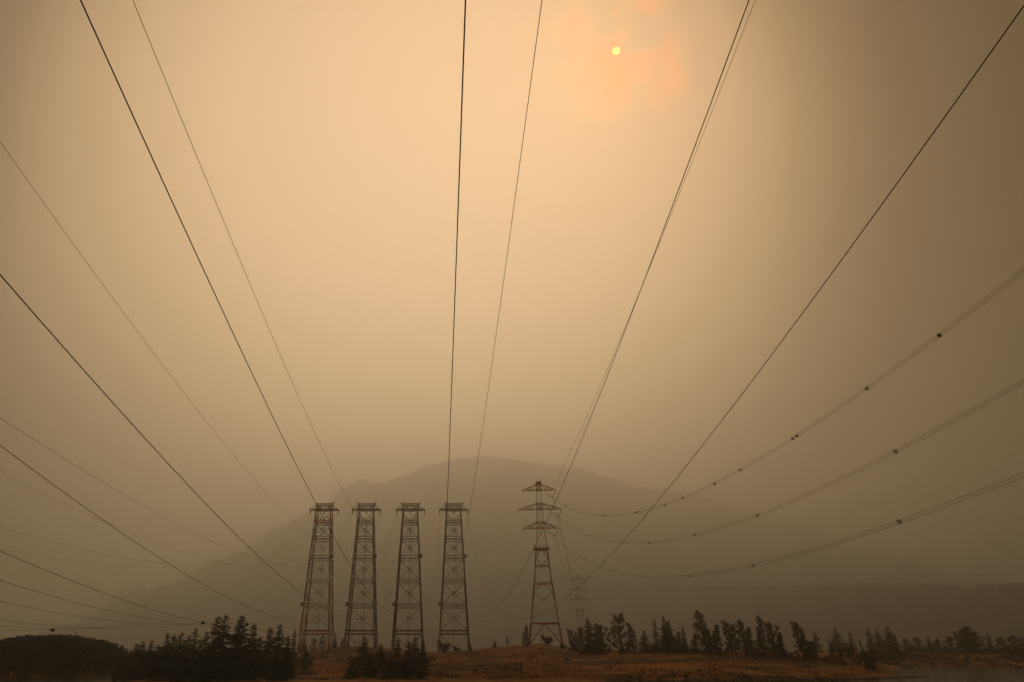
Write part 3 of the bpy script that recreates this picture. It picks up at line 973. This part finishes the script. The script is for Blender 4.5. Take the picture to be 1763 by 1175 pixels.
# ---- trees along the right-hand crest: (column, top row, distance, C conifer / B broadleaf, kind, width, label)
LINE = [(905, 1077, 395, 'B', 4, 1.0, 'bushy small broadleaf tree left of the three-armed tower base'),
        (873, 1096, 440, 'B', 2, .9, 'faint thin broadleaf sapling on the crest left of the three-armed tower'),
        (985, 1084, 352, 'B', 5, 1.0, 'rounded leafy tree at the left end of the right-hand tree line'),
        (997, 1080, 350, 'B', 4, 1.2, 'leafy tree second from the left end of the right-hand tree line'),
        (1011, 1063, 356, 'C', 4, 1.05, 'pointed conifer near the left end of the right-hand tree line'),
        (1026, 1073, 350, 'C', 0, 1.3, 'conifer with a dense top left of the big airy broadleaf'),
        (1037, 1075, 346, 'B', 5, 1.1, 'dense round-topped tree just left of the big airy broadleaf'),
        (1064, 1055, 344, 'B', 2, 1.25, 'big airy broadleaf with sky showing through its crown in the right tree line'),
        (1087, 1074, 342, 'B', 1, .8, 'slim upright tree just right of the big airy broadleaf'),
        (1108, 1084, 336, 'C', 1, 1.3, 'short conifer in the gap right of the big airy broadleaf'),
        (1126, 1064, 332, 'C', 5, 1.0, 'thin conifer left of the dense pair in the right tree line'),
        (1142, 1061, 330, 'C', 0, 1.25, 'taller of the dense conifer pair in the right tree line'),
        (1150, 1067, 332, 'C', 1, 1.2, 'shorter right-hand one of the dense conifer pair'),
        (1166, 1087, 326, 'B', 4, 1.0, 'low leafy tree right of the dense conifer pair'),
        (1175, 1078, 324, 'C', 3, 1.0, 'leaning pointed tree between the conifer pair and the tall cottonwood'),
        (1194, 1090, 322, 'B', 4, 1.1, 'low round tree at the left foot of the tall leaning cottonwood'),
        (1208, 1050, 316, 'B', 3, .9, 'tallest leaning cottonwood on the right crest, sparse at the top'),
        (1221, 1082, 312, 'B', 5, 1.5, 'broad dense tree at the foot of the tallest leaning cottonwood'),
        (1231, 1075, 314, 'B', 4, .9, 'small upright tree right of the broad dense one'),
        (1253, 1068, 310, 'B', 1, .9, 'sparse forked tree, left of the middle pair on the right crest'),
        (1260, 1073, 312, 'B', 2, .8, 'sparse tree right beside the forked one on the right crest'),
        (1277, 1066, 308, 'B', 3, .85, 'thin leaning tree with a bent tip, middle of the right crest'),
        (1286, 1080, 308, 'B', 4, 1.0, 'leafy tree at the right foot of the bent-tipped one'),
        (1304, 1087, 304, 'B', 4, 1.0, 'short leafy tree below the long bare leaning stem'),
        (1309, 1058, 302, 'B', 3, .55, 'long bare leaning stem with a few leaves on the right crest'),
        (1328, 1071, 300, 'B', 5, 1.1, 'dense dark broadleaf tree right of the bare leaning stem'),
        (1341, 1092, 300, 'B', 4, 1.2, 'low dark tree at the right foot of the dense broadleaf'),
        (1375, 1070, 292, 'B', 1, 1.0, 'isolated top-heavy tree near the right end of the crest'),
        (1386, 1100, 290, 'B', 5, 1.3, 'dark bushy tree at the right foot of the isolated top-heavy one'),
        (1397, 1104, 290, 'B', 4, 1.1, 'low dark tree near the right end of the crest'),
        (1432, 1106, 284, 'B', 3, .8, 'small leaning tree near the end of the grassy point'),
        (1446, 1120, 282, 'B', 4, 1.2, 'low dark bushy tree near the end of the grassy point'),
        (1486, 1098, 272, 'C', 5, .8, 'dark leaning snag-like conifer at the tip of the grassy point'),
        (1500, 1128, 270, 'C', 4, 1.5, 'low broad conifer at the tip of the grassy point, rightmost on it')]
for px, py, Y, kd, k, wf, lab in LINE:
    X, h = top_h(px, py, Y)
    lean = rad(-10) if px == 1486 else 0
    if kd == 'C': plant('conifer_tree', CON[k], 'con_mid' if px < 1400 else 'con_dark', X, Y, h, wf, plant_rnd.uniform(0, 6.28), lab, 'tree', 'trees along the right-hand crest', lean)
    else: plant('broadleaf_tree', BRO[k], 'leaf_dark' if px % 2 else 'leaf', X, Y, h, wf, plant_rnd.uniform(-.5, .5), lab, 'tree', 'trees along the right-hand crest', lean)
# ---- hazy trees on the far bank and behind the banded tower
FARB = [(1402, 1087), (1437, 1081), (1462, 1087), (1493, 1080), (1509, 1083), (1526, 1078), (1538, 1090), (1560, 1100), (1578, 1097), (1597, 1095), (1612, 1100), (1632, 1096), (1650, 1084), (1662, 1079),
        (1675, 1088), (1700, 1090), (1722, 1097), (1741, 1094), (1758, 1099)]
for i, (px, py) in enumerate(FARB):
    Y = 500 + (i * 37) % 60
    X, h = top_h(px, py, Y)
    con = i in (0, 1, 2, 3, 4, 5, 6, 9, 15)
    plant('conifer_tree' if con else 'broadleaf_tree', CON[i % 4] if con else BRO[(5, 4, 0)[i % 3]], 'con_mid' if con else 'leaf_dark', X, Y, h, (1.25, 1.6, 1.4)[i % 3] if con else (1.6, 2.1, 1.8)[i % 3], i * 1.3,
          'hazy %s, %s from the left on the far bank at lower right' % ('conifer' if con else 'broadleaf tree', ORD[i]), 'tree', 'hazy trees on the far bank')
for i, (px, py, k) in enumerate(((522, 1097, 4), (541, 1099, 0), (556, 1094, 2), (590, 1099, 4), (600, 1106, 5))):
    Y = 452 + i * 4
    X, h = top_h(px, py, Y)
    plant('broadleaf_tree', BRO[k], 'leaf', X, Y, h, 1.4, i * 2.1, '%s hazy broadleaf tree from the left around the foot of the banded tower' % ORD[i], 'tree', 'hazy trees at the banded tower')
# ---- shrubs one can tell apart on the grass
SHRUB = [(764, 1099, 425, 0, 'leaf', 'rounded shrub at the left foot of the rightmost tower of the row'),
         (786, 1112, 418, 1, 'leaf_dark', 'low shrub at the right foot of the rightmost tower of the row'),
         (738, 1130, 330, 3, 'leaf_dark', 'low dark shrub on the grass right of the conifer clump'),
         (783, 1146, 270, 2, 'leaf', 'small green shrub alone on the grass below the rightmost tower of the row'),
         (818, 1152, 240, 2, 'leaf_dark', 'upright dark shrub low on the grass left of the lone conifer'),
         (836, 1150, 245, 0, 'leaf_dark', 'small dark shrub low on the grass nearest left of the lone conifer'),
         (823, 1124, 380, 1, 'leaf', 'little shrub on the slope right of the row of towers'),
         (941, 1090, 418, 0, 'leaf', 'hazy shrub standing between the legs of the three-armed tower'),
         (932, 1118, 360, 1, 'leaf_dark', 'dark shrub on the slope below the three-armed tower'),
         (975, 1138, 290, 1, 'leaf_dark', 'dark shrub on the grass below and right of the three-armed tower'),
         (887, 1148, 232, 2, 'leaf_dark', 'small dark shrub close to the left of the lone conifer'),
         (1204, 1152, 226, 2, 'leaf_dark', 'upright dark shrub near the water below the tallest cottonwood'),
         (1300, 1148, 232, 3, 'leaf_dark', 'flat dark shrub near the shore below the bare leaning stem'),
         (1471, 1112, 300, 3, 'leaf_dry', 'pale dry shrub between the trees at the end of the grassy point'),
         (968, 1106, 385, 0, 'leaf_dark', 'small dark shrub at the right foot of the three-armed tower'),
         (1240, 1116, 312, 3, 'leaf_dark', 'low dark shrub under the trees of the right crest, near the forked tree'),
         (1130, 1112, 332, 3, 'leaf', 'low green shrub under the dense conifer pair'),
         (1075, 1108, 342, 3, 'leaf_dark', 'low dark shrub under the big airy broadleaf'),
         (1355, 1118, 298, 3, 'leaf_dark', 'low dark shrub left of the isolated top-heavy tree'),
         (1420, 1128, 284, 3, 'leaf_dark', 'low dark shrub between the top-heavy tree and the small leaning one')]
for px, py, Y, k, mt, lab in SHRUB:
    X, h = top_h(px, py, Y)
    plant('shrub', SHR[k], mt, X, Y, min(h, 7) * 1.05, 1.0, plant_rnd.uniform(0, 6.28), lab, 'shrub', 'shrubs on the grassy slope', 0, 'stems', 'foliage')

# ---- countless low growth: scrub, grass tufts, shore stones, wood on the mound
def scatter_leaves(name, spots, mtl, label, seed, per=60, kind='stuff'):
    r = random.Random(seed); m = MB()
    for c, R, hh, ls in spots:
        for s in range(per):
            d = rdir(r); d.z = abs(d.z)
            p = c + Vector((d.x * R, d.y * R, d.z * hh)) * r.random() ** .4
            leafquad(m, p, rdir(r), rdir(r), ls * r.uniform(.6, 1.4), ls * .6)
    return tag(m.build(name, M[mtl]), label, None, None, kind)


r = random.Random(5)
spots = []
for i in range(520):
    px = r.uniform(500, 1500); Y = r.uniform(206, 330 + 90 * r.random())
    X = (px - CX) * CP / FPX * Y
    dark = noise.noise((X * .03, Y * .03, 2.2))
    if r.random() > .10 + dark * 1.6: continue
    R = r.uniform(1.3, 3.4)
    spots.append((Vector((X, Y, ground_z(X, Y))), R, R * .3, .4))
for i in range(150):                           # thicket under the right tree line
    px = r.uniform(975, 1450); Y = lut(px, CREST_Y) - r.uniform(4, 26)
    X = (px - CX) * CP / FPX * Y; R = r.uniform(1.2, 2.8)
    spots.append((Vector((X, Y, ground_z(X, Y))), R, R * .8, .4))
for i in range(110):                           # brush round the banded tower
    px = r.uniform(500, 680); Y = r.uniform(330, 450)
    X = (px - CX) * CP / FPX * Y; R = r.uniform(1.0, 2.6)
    spots.append((Vector((X, Y, ground_z(X, Y))), R, R * .8, .4))
for i in range(70):                            # dark brush by the water at right
    px = r.uniform(1080, 1460); Y = r.uniform(203, 216)
    X = (px - CX) * CP / FPX * Y; R = r.uniform(.6, 1.7)
    spots.append((Vector((X, Y, ground_z(X, Y))), R, R * .6, .3))
for i in range(300):                           # brush on the low shore at the left
    px = r.uniform(40, 300); Y = r.uniform(225, 430)
    X = (px - CX) * CP / FPX * Y; R = r.uniform(1.0, 2.6)
    if ground_z(X, Y) > -.2: spots.append((Vector((X, Y, max(0, ground_z(X, Y)))), R, R * .9, .5))
for i in range(520):                           # thick growth on the near side of the mound
    Y = r.uniform(234, 330); X = (85 - CX) * CP / FPX * Y + r.uniform(-48, 48); R = r.uniform(1.4, 2.8)
    if ground_z(X, Y) > -.4: spots.append((Vector((X, Y, max(0, ground_z(X, Y)))), R, R * 1.1, .6))
for i in range(340):                           # and at the foot of the far bank
    px = r.uniform(1490, 1790); Y = r.uniform(395, 470)
    X = (px - CX) * CP / FPX * Y; R = r.uniform(1.0, 2.4)
    if ground_z(X, Y) > -.1: spots.append((Vector((X, Y, max(0, ground_z(X, Y)))), R, R * .5, .5))
for i in range(330):                           # brush along the far bank
    px = r.uniform(1500, 1790); Y = r.uniform(430, 520)
    X = (px - CX) * CP / FPX * Y; R = r.uniform(1.2, 3.2)
    spots.append((Vector((X, Y, ground_z(X, Y))), R, R * .8, .55))
scatter_leaves('scrub', spots, 'leaf_dark', 'dark low scrub scattered over the dry grass slope', 9, 55)

m = MB(); r = random.Random(6)                 # grass tufts
for i in range(16000):
    px = r.uniform(480, 1540); Y = 204 + 200 * r.random() ** 1.3
    X = (px - CX) * CP / FPX * Y; z = ground_z(X, Y)
    if z < .4: continue
    if noise.noise((X * .05, Y * .05, 8.1)) < -.05 + r.uniform(-.2, .2): continue
    h = r.uniform(.35, .95); a = r.uniform(0, 3.14)
    for s in range(2):
        d = Vector((r.uniform(-.5, .5), r.uniform(-.5, .5), 1)).normalized()
        leafquad(m, Vector((X + r.uniform(-.3, .3), Y, z - .05)), d, Vector((math.sin(a), math.cos(a), 0)), h, h * .5)
gt = mat('dry_grass_blades', (0.40, 0.185, 0.062), .9, (0.26, 0.135, 0.052), .08)
gn = gt.node_tree; pb = gn.nodes['Principled BSDF']; tl = gn.nodes.new('ShaderNodeBsdfTranslucent'); ms = gn.nodes.new('ShaderNodeMixShader')
gn.links.new(pb.inputs['Base Color'].links[0].from_socket, tl.inputs['Color'])
gn.links.new(pb.outputs[0], ms.inputs[1]); gn.links.new(tl.outputs[0], ms.inputs[2]); ms.inputs[0].default_value = 0.6
gn.links.new(ms.outputs[0], gn.nodes['Material Output'].inputs['Surface'])
tag(m.build('grass', gt), 'dry rust-coloured grass tufts over the hillside', None, None, 'stuff')

m = MB(); r = random.Random(12)                # stones along the shore
for i in range(1500):
    px = r.uniform(1040, 1590); Ys = lut(px, SHORE_Y); Y = Ys + r.gauss(1.0, 2.2)
    X = (px - CX) * CP / FPX * Y; R = r.uniform(.15, .5) * (1.7 if r.random() < .06 else 1)
    c = Vector((X, Y, max(ground_z(X, Y), -.15) + R * .2)); i0 = len(m.v)
    for v in ((1, 0, 0), (0, 1, 0), (-1, 0, 0), (0, -1, 0), (0, 0, .75), (0, 0, -.7), (.6, .6, .5), (-.6, -.5, .5)):
        m.v.append(c + Vector((v[0] * r.uniform(.7, 1.3), v[1] * r.uniform(.7, 1.3), v[2] * r.uniform(.7, 1.2))) * R)
    m.f += [(i0 + a, i0 + b_, i0 + c_) for a, b_, c_ in ((0, 6, 4), (0, 1, 6), (6, 1, 4), (1, 2, 4), (2, 7, 4), (2, 3, 7), (7, 3, 4), (3, 0, 4), (1, 0, 5), (2, 1, 5), (3, 2, 5), (0, 3, 5))]
    m.m += [0] * 12
tag(m.build('shore_stones', M['rock']), 'pale stones strewn along the waterline at lower right', None, None, 'stuff')

m = MB(); r = random.Random(31)                # the wood on the mound reads as one mass
n_t = 0
for i in range(4200):
    Y = r.uniform(238, 610); X = (85 - CX) * CP / FPX * Y + r.uniform(-50, 50); z = ground_z(X, Y)
    if z < .3: continue
    h = r.uniform(3.2, 7.0); R = h * r.uniform(.22, .34); n_t += 1
    for s in range(30):
        q = r.random() ** 1.2; a = r.uniform(0, 6.28); rr = R * (1 - q) ** .8 * r.uniform(.5, 1.1)
        p = Vector((X + math.cos(a) * rr, Y + math.sin(a) * rr, z + h * (.08 + .9 * q)))
        leafquad(m, p, Vector((math.cos(a), math.sin(a), r.uniform(-.2, .9))).normalized(), rdir(r), h * .20, h * .13)
for i in range(420):                           # low wood trailing off toward the gap
    px = r.uniform(110, 250); Y = r.uniform(520, 640); X = (px - CX) * CP / FPX * Y; z = max(ground_z(X, Y), 0)
    h = r.uniform(5, 9) * (1.15 if px < 190 else .8); R = h * .24
    for s in range(34):
        q = r.random() ** 1.2; a = r.uniform(0, 6.28); rr = R * (1 - q) ** .8
        p = Vector((X + math.cos(a) * rr, Y + math.sin(a) * rr, z + h * q))
        leafquad(m, p, Vector((math.cos(a), math.sin(a), r.uniform(-.2, .9))).normalized(), rdir(r), h * .14, h * .09)
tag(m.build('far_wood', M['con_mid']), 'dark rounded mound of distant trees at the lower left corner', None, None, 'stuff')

# ================================================================== smoke haze
m = MB().box((0, 5200, 977.5), 26000, 12200, 1963)
hz = bpy.data.materials.new('smoke_haze'); hz.use_nodes = True
t = hz.node_tree; t.nodes.clear()
pv = t.nodes.new('ShaderNodeVolumePrincipled')
pv.inputs['Color'].default_value = (0.955, 0.985, 0.965, 1)
pv.inputs['Density'].default_value = 0.00041
pv.inputs['Anisotropy'].default_value = 0.85
ot = t.nodes.new('ShaderNodeOutputMaterial'); t.links.new(pv.outputs[0], ot.inputs['Volume'])
haze = m.build('haze', hz)
tag(haze, 'brown wildfire smoke filling the whole valley', None, None, 'stuff')
